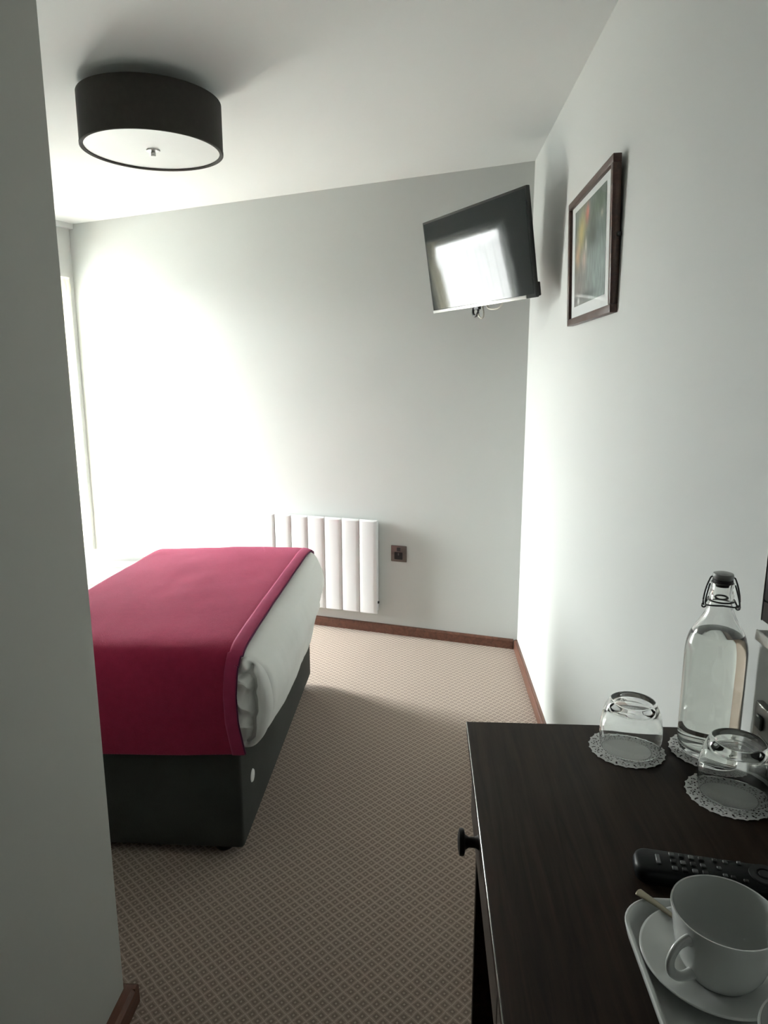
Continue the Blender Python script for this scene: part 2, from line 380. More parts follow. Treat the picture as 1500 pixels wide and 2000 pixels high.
# ------------------------------------------------------------------ curtains
def fold(u, k): return 0.012 * math.sin(u * k) + 0.006 * math.sin(u * k * 2.37 + 1) + 0.004 * math.sin(u * k * 0.53)
cz0 = SILL + 0.03
bm = bmesh.new()
def fnet(a, b):
    u = 0.10 + a * 0.525; z = cz0 + b * (HEAD - 0.035 - cz0)
    return wm @ Vector((u, -0.055 + fold(u, 95) * (0.55 + 0.45 * (1 - b)), z))
grid(bm, fnet, 200, 8)
net = obj('net_curtain', bm, M_net, smooth=True)
tag(net, 'white gathered net curtain hanging across the bright window at the left', 'curtain')
bm = bmesh.new()
tube(bm, [wm @ Vector((0.05, -0.055, HEAD - 0.02)), wm @ Vector((0.632, -0.055, HEAD - 0.02))], 0.007)
rail = obj('curtain_rod', bm, M_plast, net, True)
bm = bmesh.new()
def fcur(a, b):
    z = cz0 + b * (HEAD - 0.012 - cz0)
    pinch = 1.0 - 0.25 * math.exp(-((z - 1.80) / 0.05) ** 2)
    u = 0.035 + a * 0.085 * pinch
    return wm @ Vector((u, -0.02 + 0.016 * math.sin(a * 20 + 1.0 + 0.5 * math.sin(z * 5)) * pinch + 0.018 * math.exp(-((z - 1.90) / 0.03) ** 2), z))
grid(bm, fcur, 40, 60)
cc = obj('curtain', bm, M_cream, smooth=True)
tag(cc, 'narrow cream curtain drawn back in the far corner beside the window', 'curtain')

# ------------------------------------------------------------------ divan bed
BX0, BX1, BY0, BY1 = -2.42, -0.515, 1.775, 2.985
bed = thing('divan_base', 'charcoal grey fabric divan bed base standing on the patterned carpet', 'bed', ((BX0 + BX1) / 2, (BY0 + BY1) / 2, 0))
L_ = lambda x, y, z: (x - (BX0 + BX1) / 2, y - (BY0 + BY1) / 2, z)
boxo('base_box', L_(BX0, BY0, 0.035), L_(BX1, BY1, 0.352), M_divan, bed, 0.012, 3)
bm = bmesh.new()
# piped seam round the top edge
pp = [Vector(L_(x, y, 0.345)) for x, y in ((BX0, BY0 - .001), (BX1 - .01, BY0 - .001), (BX1 + .001, BY0 + .01), (BX1 + .001, BY1 - .01), (BX1 - .01, BY1 + .001), (BX0, BY1 + .001))]
tube(bm, pp, 0.005, 8); obj('piping', bm, M_divan, bed, True)
bm = bmesh.new(); lathe(bm, [(0, 0.004), (0.013, 0.004), (0.018, 0.003), (0.020, 0.0)], 32, mtx=Matrix.Translation(L_(BX1, 1.898, 0.197)) @ Matrix.Rotation(PI / 2, 4, 'Y'))
o = obj('air_vent', bm, M_plast, bed, True, 40); o['label'] = 'small round white plastic vent'
for x in (BX0 + 0.1, BX1 - 0.075):
    for y in (BY0 + 0.06, BY1 - 0.08):
        bm = bmesh.new(); lathe(bm, [(0, 0), (0.024, 0), (0.027, 0.004), (0.027, 0.022), (0.02, 0.03), (0.012, 0.05), (0, 0.05)], 20, mtx=Matrix.Translation(L_(x, y, 0)))
        obj('glide', bm, M_black, bed, True, 40)
# duvet : closed cross-sections (x, z) lofted along y, the foot end hanging over and tucked back under
def duvet_section(y):
    k = (y - 1.765) / 1.24
    bul = 0.018 * math.sin(PI * min(1, k * 1.1)) - 0.026 * k
    lowb = 0.022 * math.sin(PI * min(1, max(0, k * 1.25)))
    top = 0.648 - 0.012 * k
    pts = [(-2.40, top - 0.10), (-2.37, top - 0.03), (-2.2, top), (-1.9, top + 0.004), (-1.6, top - 0.006), (-1.3, top - 0.004), (-1.0, top), (-0.75, top + 0.004),
           (-0.56, top + 0.002), (-0.50, top - 0.006), (-0.463 + bul * .4, top - 0.026), (-0.432 + bul, top - 0.055), (-0.416 + bul, top - 0.10), (-0.411 + bul, 0.505),
           (-0.417 + bul, 0.464), (-0.434 + bul + lowb * .5, 0.416), (-0.456 + lowb, 0.382), (-0.480 + lowb, 0.362), (-0.503 + lowb * .6, 0.358), (-0.56, 0.359), (-0.9, 0.360), (-1.4, 0.360), (-2.0, 0.360), (-2.36, 0.37), (-2.40, 0.42)]
    return smooth_path([Vector((x, 0, z)) for x, z in pts], 5, True)
bm = bmesh.new(); rings = []
stn = []
for t in (0, .15, .35, .6, .85, 1.0): stn.append((1.768 + 0.035 * (1 - math.cos(t * PI / 2)), 0.030 * (1 - math.sin(t * PI / 2))))
NY = 60
for i in range(1, NY): stn.append((1.803 + (2.935 - 1.803) * i / NY, 0.0))
for t in (0, .2, .4, .6, .8, .93, 1.0): stn.append((2.935 + 0.070 * math.sin(t * PI / 2), 0.070 * (1 - math.cos(t * PI / 2))))
for y, ins in stn:
    S = duvet_section(y); ring = []
    n = len(S)
    for i, p in enumerate(S):
        a, b_ = S[(i - 1) % n], S[(i + 1) % n]
        t = (b_ - a).normalized(); nrm = Vector((t.z, 0, -t.x))   # inward for this winding
        q = p + nrm * ins
        z = q.z; x = q.x; yy = y
        if z > 0.6:
            z += 0.006 * nz((x * 3, y * 3, 0)) + 0.0035 * nz((x * 9, y * 6, 4))
            if x < -1.0: z += 0.011 * nz((x * 5, y * 26, 9))
        elif x > -0.5: x += 0.007 * nz((1, y * 5, z * 4)) + 0.0025 * nz((5, y * 22, z * 3))
        ring.append(bm.verts.new((x, yy, z)))
    rings.append(ring)
for a, b_ in zip(rings, rings[1:]):
    n = len(a)
    for i in range(n): bm.faces.new((a[i], a[(i + 1) % n], b_[(i + 1) % n], b_[i]))
bm.faces.new(rings[0]); bm.faces.new(rings[-1][::-1])
# carve: the mattress fills the inside, so the duvet is a cover round it
duv = obj('duvet', bm, M_duvet, smooth=True, sharp=60)
tag(duv, 'thick white duvet on the bed, hanging folded over the foot end', 'duvet')
# the folded end at the near corner
outl = [(-0.486, 0.634), (-0.463, 0.625), (-0.438, 0.602), (-0.421, 0.560), (-0.414, 0.509), (-0.419, 0.464), (-0.437, 0.412), (-0.459, 0.380), (-0.482, 0.366), (-0.510, 0.372), (-0.532, 0.42), (-0.54, 0.50), (-0.535, 0.57), (-0.515, 0.615)]
outl = smooth_path([Vector((x, 0, z)) for x, z in outl], 7, True)
crease = [(-0.466, 0.612), (-0.471, 0.596), (-0.459, 0.578), (-0.457, 0.554), (-0.463, 0.538), (-0.458, 0.515), (-0.458, 0.477), (-0.465, 0.461), (-0.466, 0.425), (-0.470, 0.400), (-0.486, 0.387)]
crease = [Vector((x, 0, z)) for x, z in crease]
spur = [Vector((x, 0, z)) for x, z in ((-0.470, 0.598), (-0.482, 0.592), (-0.497, 0.590))]
def dseg(p, poly):
    m = 9
    for a, b_ in zip(poly, poly[1:]):
        t = max(0, min(1, (p - a).dot(b_ - a) / (b_ - a).length_squared)); m = min(m, (p - a - (b_ - a) * t).length)
    return m
cen = Vector((-0.475, 0, 0.50))
bm = bmesh.new(); NR = 46; prev = None
for r in range(NR, -1, -1):
    rho = r / NR; ring = []
    for p in (outl if r else [cen]):
        q = cen + (p - cen) * rho
        d1 = dseg(q, crease); d2 = dseg(q, spur)
        edge = math.sqrt(max(0, 1 - rho ** 5))
        h = 0.038 * edge * (1 - 1.25 * math.exp(-(d1 / 0.0075) ** 1.2)) * (1 - 0.55 * math.exp(-(d2 / 0.006) ** 1.5))
        xc = crease[0].x
        side = q.x - (-0.463)
        wr = 0
        if side < 0:
            wr = 0.0060 * (1 - abs(math.sin(q.z * 48 + 60 * (q.x + 0.46) + 2.6 * nz((q.x * 20, 0, q.z * 12)))) * 2) * edge * min(1, -side / 0.012)
            wr += 0.004 * nz((q.x * 50, 3, q.z * 30)) * edge
        else:
            wr = 0.004 * nz((q.x * 40, 7, q.z * 22)) * edge + 0.005 * math.exp(-((side - 0.022) / 0.012) ** 2) * edge
        ring.append(bm.verts.new((q.x, 1.778 - h - wr, q.z)))
    if prev:
        n = len(prev)
        for i in range(n):
            if len(ring) == 1: bm.faces.new((prev[i], prev[(i + 1) % n], ring[0]))
            else: bm.faces.new((prev[i], prev[(i + 1) % n], ring[(i + 1) % n], ring[i]))
    prev = ring
fo = obj('folded_corner', bm, M_duvet, duv, True); fo['label'] = 'rolled end of the duvet with an open crease'

# blanket across the bed
yz = [(1.741, 0.362), (1.737, 0.41), (1.734, 0.48), (1.734, 0.55), (1.741, 0.605), (1.762, 0.645), (1.80, 0.661), (1.87, 0.666), (2.0, 0.667), (2.2, 0.668), (2.4, 0.668), (2.6, 0.666), (2.8, 0.660), (2.90, 0.654), (2.97, 0.640), (3.005, 0.610), (3.015, 0.55), (3.018, 0.45), (3.018, 0.40)]
PY = smooth_path([Vector((0, y, z)) for y, z in yz], 8)
def right_edge(p):
    if p.y < 1.77:
        z = p.z
        for (z0, x0), (z1, x1) in zip(((0.30, -0.484), (0.382, -0.496), (0.46, -0.508), (0.537, -0.510), (0.613, -0.505)), ((0.382, -0.496), (0.46, -0.508), (0.537, -0.510), (0.613, -0.505), (0.69, -0.496))):
            if z0 <= z <= z1: return x0 + (x1 - x0) * (z - z0) / (z1 - z0)
    return -0.496
def fbl(a, b_):
    i = b_ * (len(PY) - 1); k = min(int(i), len(PY) - 2); p = PY[k].lerp(PY[k + 1], i - k)
    e = right_edge(p); x = -1.165 + (e + 1.165) * a
    y, z = p.y, p.z
    if p.z > 0.62:
        z += 0.004 * nz((x * 3, y * 3, 0)) + 0.0022 * nz((x * 12, y * 7, 4)) - 0.016 * max(0, (-0.8 - x) / 0.36) * (0.4 + 0.6 * (y - 1.7) / 1.3)
        z -= 0.010 * max(0, (x + 0.56) / 0.06) ** 2
    elif p.y < 2: y -= 0.004 * nz((x * 6, 2, z * 5)) ; z -= 0.003 * math.sin(x * 7) + 0.020 * max(0, (-0.5 - x) / 0.66) * (1 - (z - 0.36) / 0.3)
    return Vector((x, y, z))
bm = bmesh.new(); grid(bm, fbl, 70, 150)
bl = obj('blanket', bm, M_blank, smooth=True); solid(bl, 0.006, 0)
tag(bl, 'raspberry red wool blanket laid across the foot of the bed', 'blanket')
def fhem(a, b_):
    q = fbl(0.952 + 0.052 * a, b_); q2 = fbl(0.952 + 0.052 * a, min(1, b_ + 0.004)); t = (q2 - fbl(0.952 + 0.052 * a, max(0, b_ - 0.004))).normalized()
    n = Vector((1, 0, 0)).cross(t)
    return q + n * (0.0042 + 0.0012 * math.sin(a * PI))
bm = bmesh.new(); grid(bm, fhem, 6, 150); hm = obj('side_hem', bm, M_hem, bl, True); solid(hm, 0.003)
bm = bmesh.new(); tube(bm, [fbl(1.004, j / 150) for j in range(151)], 0.0034, 8); obj('edge_stitching', bm, M_hemd, bl, True)

# ------------------------------------------------------------------ radiator on the back wall
radt = thing('radiator', 'white panelled electric radiator mounted low on the far wall', 'radiator', back(1.09, 0, 0))
bmx = Matrix(((EB.x, -NB.x, 0, CB.x), (EB.y, -NB.y, 0, CB.y), (0, 0, 1, 0), (0, 0, 0, 1)))     # local (s, off wall, z)
rinv = Matrix.Translation(-radt.location)
sb = [0.748, 0.8475, 0.949, 1.0495, 1.150, 1.250, 1.351, 1.432]
for i, (s0, s1) in enumerate(zip(sb, sb[1:])):
    bm = bmesh.new(); pr = []
    n = 10
    sec = [(s0 + 0.0012, 0.050), (s0 + 0.0012, 0.066)] + [(s0 + 0.0012 + (s1 - s0 - 0.0024) * t, 0.0680 + 0.0035 * math.sin(PI * t) ** 0.6) for t in [k / n for k in range(1, n)]] + [(s1 - 0.0012, 0.066), (s1 - 0.0012, 0.050)]
    rows = []
    for z, ins in ((0.121, 0.006), (0.123, 0.0025), (0.128, 0), (0.633, 0), (0.638, 0.0025), (0.640, 0.006)):
        rows.append([bm.verts.new(rinv @ bmx @ Vector((s, max(0.048, o_ - ins * 1.5), z))) for s, o_ in sec])
    for a_, b_ in zip(rows, rows[1:]):
        for k in range(len(sec)): bm.faces.new((a_[k], a_[(k + 1) % len(sec)], b_[(k + 1) % len(sec)], b_[k]))
    bm.faces.new(rows[0][::-1]); bm.faces.new(rows[-1])
    obj('panel', bm, M_white, radt, True, 35)
boxo('body', (0.757, 0.008, 0.128), (1.428, 0.050, 0.632), M_white, radt, 0.004, 2, rinv @ bmx)
boxo('control_button', (0.7445, 0.030, 0.175), (0.757, 0.042, 0.187), M_black, radt, 0.002, 1, rinv @ bmx)
for s in (0.87, 1.31): boxo('wall_bracket', (s, 0.0, 0.25), (s + 0.04, 0.010, 0.50), M_white, radt, 0, 1, rinv @ bmx)

# ------------------------------------------------------------------ sockets
so = thing('wall_socket', 'small square bronze power socket on the far wall beside the radiator', 'socket', back(0.645, 0, 0.455))
sm = Matrix.Translation(-so.location) @ bmx
boxo('face_plate', (0.600, 0.0, 0.411), (0.688, 0.007, 0.499), M_bronze, so, 0.003, 2, sm)
boxo('socket_insert', (0.622, 0.006, 0.424), (0.668, 0.0085, 0.464), M_black, so, 0.002, 1, sm)
boxo('rocker_switch', (0.634, 0.006, 0.470), (0.654, 0.0125, 0.490), M_black, so, 0.002, 1, sm)
boxo('earth_slot', (0.642, 0.008, 0.447), (0.648, 0.0105, 0.460), M_steel, so, 0, 1, sm)
for s in (0.609, 0.679):
    bm = bmesh.new(); lathe(bm, [(0, 0.0085), (0.003, 0.0083), (0.0035, 0.006)], 14, mtx=sm @ Matrix.Translation((s, 0, 0.455)) @ Matrix.Rotation(-PI / 2, 4, 'X')); obj('screw', bm, M_bronze, so, True)

# ------------------------------------------------------------------ ceiling lamp
lx, ly, lzb, lr, lh = -0.888, 2.393, 2.110, 0.222, 0.150
lzc = ceil_z(lx)
lamp = thing('ceiling_lamp', 'flush ceiling light with dark brown drum shade and white diffuser', 'lamp', (lx, ly, lzc))
dz = -lzc
bm = bmesh.new(); lathe(bm, [(lr, lzb), (lr, lzb + lh), (lr - 0.003, lzb + lh), (lr - 0.003, lzb)], 96, True, mtx=Matrix.Translation((0, 0, dz))); obj('shade', bm, M_shade, lamp, True, 40)
bm = bmesh.new(); lathe(bm, [(lr - 0.0115, lzb + 0.002), (lr - 0.003, lzb - 0.001), (lr + 0.0008, lzb + 0.001), (lr + 0.0008, lzb + 0.008), (lr - 0.0115, lzb + 0.008)], 96, True, mtx=Matrix.Translation((0, 0, dz))); obj('shade_rim', bm, M_shade, lamp, True, 40)
bm = bmesh.new(); lathe(bm, [(0, lzb + 0.005), (lr - 0.010, lzb + 0.005), (lr - 0.010, lzb + 0.008), (0, lzb + 0.008)], 96, mtx=Matrix.Translation((0, 0, dz))); obj('diffuser', bm, M_diff, lamp, True, 40)
bm = bmesh.new(); lathe(bm, [(0, lzb - 0.014), (0.0065, lzb - 0.014), (0.0075, lzb - 0.012), (0.0075, lzb - 0.004), (0.006, lzb), (0.021, lzb + 0.001), (0.022, lzb + 0.005), (0, lzb + 0.005)], 32, mtx=Matrix.Translation((0, 0, dz))); obj('finial', bm, M_chrome, lamp, True, 30)
bm = bmesh.new(); lathe(bm, [(0, lzb + 0.008), (0.006, lzb + 0.008), (0.006, lzc - 0.03), (0.05, lzc - 0.03), (0.055, lzc - 0.024), (0.055, lzc + 0.002), (0, lzc + 0.002)], 32, mtx=Matrix.Translation((0, 0, dz))); obj('ceiling_mount', bm, M_plast, lamp, True, 40)
for k in range(3):
    a_ = 2 * PI * k / 3 + 0.4; bm = bmesh.new(); tube(bm, [Vector((0.004 * math.cos(a_), 0.004 * math.sin(a_), lzb + lh - 0.008 + dz)), Vector(((lr - .003) * math.cos(a_), (lr - .003) * math.sin(a_), lzb + lh - 0.008 + dz))], 0.0025, 6); obj('spoke', bm, M_chrome, lamp, True)

# ------------------------------------------------------------------ television in the corner
K = 0.68 / 0.72
tvc = Vector((0.207 * K, 3.150 * K, 1.40 + 0.492 * K))
TR_ = Matrix.Rotation(-0.992, 4, 'Z') @ Matrix.Rotation(0.162, 4, 'X') @ Matrix.Rotation(-0.014, 4, 'Y')
tv = thing('television', 'black flat screen television tilted down high in the far right corner', 'television', tvc)
W2, H2 = 0.34, 0.34 * 0.57
boxo('bezel_frame', (-W2, 0.0, -H2), (W2, 0.018, H2), M_gloss, tv, 0.003, 2, TR_)
boxo('screen', (-W2 + 0.010, -0.0012, -H2 + 0.014), (W2 - 0.010, 0.002, H2 - 0.010), M_screen, tv, 0, 1, TR_)
boxo('bottom_trim', (-W2 + 0.002, -0.003, -H2 + 0.0), (W2 - 0.05, 0.004, -H2 + 0.013), M_chrome, tv, 0.002, 2, TR_)
boxo('rear_housing', (-W2 + 0.035, 0.018, -H2 + 0.012), (W2 - 0.05, 0.055, H2 - 0.05), M_black, tv, 0.012, 3, TR_)
boxo('side_connector', (W2 - 0.05, 0.014, -H2 + 0.004), (W2 - 0.012, 0.040, -H2 + 0.055), M_black, tv, 0.004, 2, TR_)
br = thing('tv_bracket', 'black metal wall arm holding the television into the corner', 'bracket', back(0.22, 0, 1.88))
p_tv = tvc + (TR_ @ Vector((0.02, 0.072, 0.0))); p_w = back(0.22, 0.012, 1.88)
boxo('mounting_plate', (-0.06, 0.056, -0.06), (0.10, 0.064, 0.06), M_black, br, 0.002, 1, Matrix.Translation(-Vector(br.location)) @ Matrix.Translation(tvc) @ TR_)
bm = bmesh.new(); tube(bm, [p - Vector(br.location) for p in (p_tv, p_tv.lerp(p_w, 0.45) + Vector((0.03, 0.0, 0)), p_w)], 0.014, 8); obj('arm', bm, M_black, br, True)
boxo('wall_plate', (0.17, 0, 1.80), (0.27, 0.012, 1.96), M_black, br, 0.002, 1, Matrix.Translation(-Vector(br.location)) @ bmx)
def cable(name, m, pts, r, par=tv):
    bm = bmesh.new(); tube(bm, smooth_path([TR_ @ Vector(p) for p in pts], 8), r, 8); return obj(name, bm, m, par, True)
cable('white_cable', M_cablew, [(-0.03, 0.02, -H2 + 0.03), (-0.035, 0.012, -H2 - 0.010), (-0.020, 0.008, -H2 - 0.040), (-0.004, 0.010, -H2 - 0.048), (-0.002, 0.018, -H2 - 0.030), (-0.02, 0.03, -H2 + 0.02)], 0.0036)
cable('white_cable', M_cablew, [(0.02, 0.02, -H2 + 0.02), (0.035, 0.014, -H2 - 0.010), (0.07, 0.012, -H2 - 0.019), (0.11, 0.014, -H2 - 0.016), (0.13, 0.024, -H2 + 0.010)], 0.0036)
cable('black_cable', M_black, [(-0.05, 0.02, -H2 + 0.02), (-0.062, 0.010, -H2 - 0.018), (-0.045, 0.006, -H2 - 0.036), (-0.028, 0.010, -H2 - 0.022), (-0.038, 0.02, -H2 + 0.02)], 0.0055)
boxo('cable_clip', (-0.040, -0.002, -H2 - 0.012), (-0.008, 0.014, -H2 + 0.004), M_black, tv, 0.002, 1, TR_)

# ------------------------------------------------------------------ picture on the right wall
pic = thing('picture_frame', 'brown wooden framed abstract print hanging on the right wall', 'picture', (RX, 2.15, 1.745))
PM = Matrix.Rotation(math.radians(-2.0), 4, 'Y') @ Matrix.Translation((-0.004, 0, 0))
y0, y1, z0_, z1_ = -0.272, 0.272, -0.190, 0.190; ft, fw_ = 0.022, 0.021
for nm, lo_, hi_ in (('top_rail', (-ft, y0, z1_ - fw_), (0, y1, z1_)), ('bottom_rail', (-ft, y0, z0_), (0, y1, z0_ + fw_)),
                     ('side_rail', (-ft, y0, z0_ + fw_), (0, y0 + fw_, z1_ - fw_)), ('side_rail', (-ft, y1 - fw_, z0_ + fw_), (0, y1, z1_ - fw_))):
    boxo(nm, lo_, hi_, M_frame, pic, 0.002, 2, PM)
boxo('mount', (-0.012, y0 + fw_, z0_ + fw_), (-0.008, y1 - fw_, z1_ - fw_), M_mount, pic, 0, 1, PM)
# hanging hook on the near side
bm = bmesh.new(); lathe(bm, [(0, -0.006), (0.006, -0.004), (0.006, 0.004), (0, 0.006)], 12, mtx=PM @ Matrix.Translation((-0.003, y0 - 0.002, -0.0)) ); obj('hook', bm, M_wire, pic, True)
def paint(u, v):   # u: far edge -> near edge, v: top -> bottom
    n1 = nz((u * 3, v * 4, 1)); n2 = nz((u * 9, v * 7, 2)); n3 = nz((u * 30, v * 9, 3))
    c = Vector((0.20, 0.25, 0.23)).lerp(Vector((0.10, 0.13, 0.11)), min(1, max(0, 0.5 + n1)))
    def mixin(cc, cu, cv, su, sv, k=1.0, rot=0):
        du, dv = u - cu, v - cv; du, dv = du * math.cos(rot) + dv * math.sin(rot), -du * math.sin(rot) + dv * math.cos(rot)
        a_ = math.exp(-((du / su) ** 2 + (dv / sv) ** 2) * (1 + 0.5 * n2)) * k
        nonlocal c; c = c.lerp(Vector(cc), min(1, a_))
    mixin((0.10, 0.14, 0.09), 0.80, 0.12, 0.30, 0.15, 0.9)
    mixin((0.27, 0.34, 0.32), 0.75, 0.75, 0.40, 0.30, 0.9)
    mixin((0.24, 0.21, 0.19), 0.15, 0.85, 0.30, 0.25, 0.8)
    mixin((0.055, 0.06, 0.05), 0.62, 0.36, 0.12, 0.14, 0.9)
    mixin((0.04, 0.05, 0.05), 0.35, 0.93, 0.45, 0.04, 0.8)
    mixin((0.50, 0.42, 0.17), 0.24, 0.26, 0.12, 0.20, 1.0, 0.25)
    mixin((0.52, 0.33, 0.20), 0.12, 0.48, 0.08, 0.13, 0.9)
    mixin((0.62, 0.22, 0.16), 0.44, 0.11, 0.055, 0.08, 1.0)
    mixin((0.55, 0.42, 0.36), 0.34, 0.55, 0.07, 0.10, 0.9)
    mixin((0.62, 0.60, 0.55), 0.40, 0.42, 0.03, 0.07, 0.9)
    mixin((0.50, 0.44, 0.36), 0.88, 0.24, 0.03, 0.03, 0.8)
    mixin((0.75, 0.78, 0.76), 0.16, 0.955, 0.03, 0.03, 1.0)
    c = c * (1 + 0.35 * n3 + 0.15 * n2)
    return [max(0, k) for k in c]
bm = bmesh.new(); cl = bm.loops.layers.float_color.new('paint'); NU, NV = 60, 70
V = grid(bm, lambda a_, b_: PM @ Vector((-0.0128, 0.205 - 0.385 * a_, 0.150 - 0.285 * b_)), NU, NV)
inv = PM.inverted()
for f_ in bm.faces:
    for lp in f_.loops:
        q = inv @ lp.vert.co; lp[cl] = (*paint((0.205 - q.y) / 0.385, (0.150 - q.z) / 0.285), 1)
obj('print', bm, M_art, pic)
M_pg = M_pane.copy(); M_pg.name = 'picture_glazing'; M_pg.node_tree.nodes['schlick'].inputs[1].default_value = 0.10; M_pg.node_tree.nodes['schlick'].inputs[2].default_value = 0.01
boxo('glazing', (-0.0175, y0 + fw_ - .001, z0_ + fw_ - .001), (-0.0160, y1 - fw_ + .001, z1_ - fw_ + .001), M_pg, pic, 0, 1, PM)

# ------------------------------------------------------------------ desk
DX0, DX1, DY1, DY0, DZ = 0.074, 0.470, 1.058, 0.12, 0.84
desk = thing('dressing_table', 'dark walnut desk with drawer standing against the right wall in the foreground', 'desk', (0.28, 0.59, 0))
dm = Matrix.Translation((-0.28, -0.59, 0))
boxo('desk_top', (DX0, DY0, DZ - 0.020), (RX - 0.001, DY1, DZ), M_desk, desk, 0.0022, 2, dm)
bm = bmesh.new(); tube(bm, [dm @ Vector((DX0 + 0.0008, DY0, DZ - 0.0022)), dm @ Vector((DX0 + 0.0008, DY1 - 0.001, DZ - 0.0018))], 0.0015, 12); obj('edge_band', bm, M_edge, desk, True, 60)
boxo('end_panel', (0.092, 1.006, 0), (DX1, 1.026, DZ - 0.020), M_desk, desk, 0.001, 1, dm)
boxo('back_panel', (DX1 - 0.016, 0.14, 0.10), (DX1 - 0.002, 1.006, DZ - 0.020), M_desk, desk, 0, 1, dm)
boxo('inner_panel', (0.100, 0.598, 0), (DX1 - 0.018, 0.616, DZ - 0.020), M_desk, desk, 0, 1, dm)
boxo('end_panel', (0.092, 0.14, 0), (DX1, 0.160, DZ - 0.020), M_desk, desk, 0.001, 1, dm)
def knob(par, y, z, x=0.080, k=1.0):
    bm = bmesh.new(); lathe(bm, [(0, 0), (0.0105 * k, 0), (0.0075 * k, 0.005 * k), (0.0070 * k, 0.014 * k), (0.010 * k, 0.019 * k), (0.0175 * k, 0.021 * k), (0.0185 * k, 0.024 * k), (0.0175 * k, 0.0275 * k), (0.010 * k, 0.0295 * k), (0, 0.030 * k)], 28,
                              mtx=dm @ Matrix.Translation((x, y, z)) @ Matrix.Rotation(-PI / 2, 4, 'Y')); return obj('knob', bm, M_knob, par, True, 50)
dr = boxo('drawer', (0.082, 0.622, 0.700), (0.098, 1.022, 0.817), M_deskf, desk, 0.0015, 1, dm)
boxo('drawer_box', (0.098, 0.64, 0.715), (0.44, 1.000, 0.800), M_desk, dr, 0, 1, dm)
knob(dr, 0.868, 0.757, 0.082)
for z0d, z1d in ((0.58, 0.817), (0.34, 0.575), (0.10, 0.335)):
    d2 = boxo('drawer', (0.082, 0.150, z0d), (0.098, 0.617, z1d), M_deskf, desk, 0.0015, 1, dm)
    knob(d2, 0.384, (z0d + z1d) / 2, 0.082)
boxo('plinth', (0.105, 0.16, 0), (0.118, 0.598, 0.095), M_desk, desk, 0, 1, dm)

# ------------------------------------------------------------------ doilies (lace cut as real holes)
def doily(label, x, y, rot, r=0.0548):
    t = thing('doily', label, 'doily', (x, y, DZ + 0.0003), rot, 'paper doilies on the desk')
    bm = bmesh.new(); lathe(bm, [(0, 0.0006), (r * 0.60, 0.0006), (r * 0.60, 0.0), (0, 0.0)], 72); obj('paper_centre', bm, M_doily, t)
    NA, rr = 216, [0.60, 0.625, 0.66, 0.69, 0.725, 0.76, 0.79, 0.83, 0.865, 0.905, 0.94, 1.0]
    bm = bmesh.new(); rings = []
    for i, q in enumerate(rr):
        ring = []
        for a_ in range(NA):
            th = 2 * PI * a_ / NA
            sc = 1 + (0.035 * abs(math.sin(th * 12)) - 0.02 + 0.012 * math.cos(th * 48)) * max(0, (q - 0.7) / 0.3)
            ring.append(bm.verts.new((r * q * sc * math.cos(th), r * q * sc * math.sin(th), 0.0006)))
        rings.append(ring)
    for i in range(len(rr) - 1):
        for a_ in range(NA):
            hole = False
            if i == 1: hole = a_ % 4 in (1, 2)
            elif i == 3: hole = (a_ % 9) in (1, 2, 3)
            elif i == 5: hole = (a_ % 9) in (5, 6, 7) or (a_ % 18) == 1
            elif i == 6: hole = (a_ % 18) in (0, 1, 2)
            elif i == 7: hole = (a_ % 9) in (3, 4, 7)
            elif i == 8: hole = (a_ % 6) in (0, 1)
            elif i == 9: hole = (a_ % 9) in (4, 5)
            if not hole: bm.faces.new((rings[i][a_], rings[i][(a_ + 1) % NA], rings[i + 1][(a_ + 1) % NA], rings[i + 1][a_]))
    solid(obj('lace_edge', bm, M_doily, t), 0.0005, 0)
    return t
doily('white lace paper doily under the tumbler nearest the bed', 0.312, 0.985, 0.1)
doily('white lace paper doily under the swing-top water bottle', 0.4325, 0.985, 0.5)
doily('white lace paper doily under the tumbler in front of the bottle', 0.4165, 0.872, 0.9)

# ------------------------------------------------------------------ tumblers, upside down
def tumbler(label, x, y, s=1.0):
    t = thing('tumbler', label, 'glass', (x, y, DZ + 0.0012), 0, 'upturned drinking glasses')
    out = [(0.0445, 0.0), (0.0460, 0.008), (0.0468, 0.022), (0.0462, 0.036), (0.0440, 0.049), (0.0405, 0.0595), (0.0368, 0.067), (0.0345, 0.0705), (0.0315, 0.0718), (0.0295, 0.0708), (0, 0.0700)]
    inn = [(0, 0.0575), (0.026, 0.0570), (0.0335, 0.0530), (0.0385, 0.0460), (0.0422, 0.0360), (0.0442, 0.0220), (0.0440, 0.008), (0.0430, 0.0)]
    bm = bmesh.new(); lathe(bm, [(a_ * s, b_ * s * 1.07) for a_, b_ in out + inn], 96, False)
    # close the rim
    vs = [v for v in bm.verts if abs(v.co.z) < 1e-7]
    es = [e for e in bm.edges if e.is_boundary]
    bmesh.ops.bridge_loops(bm, edges=es)
    obj('glass_body', bm, M_glass, t, True, 70); return t
tumbler('clear tumbler upside down on the doily nearest the bed', 0.3185, 0.992, 0.975)
tumbler('clear tumbler upside down on the doily in front of the water bottle', 0.4255, 0.881, 0.99)

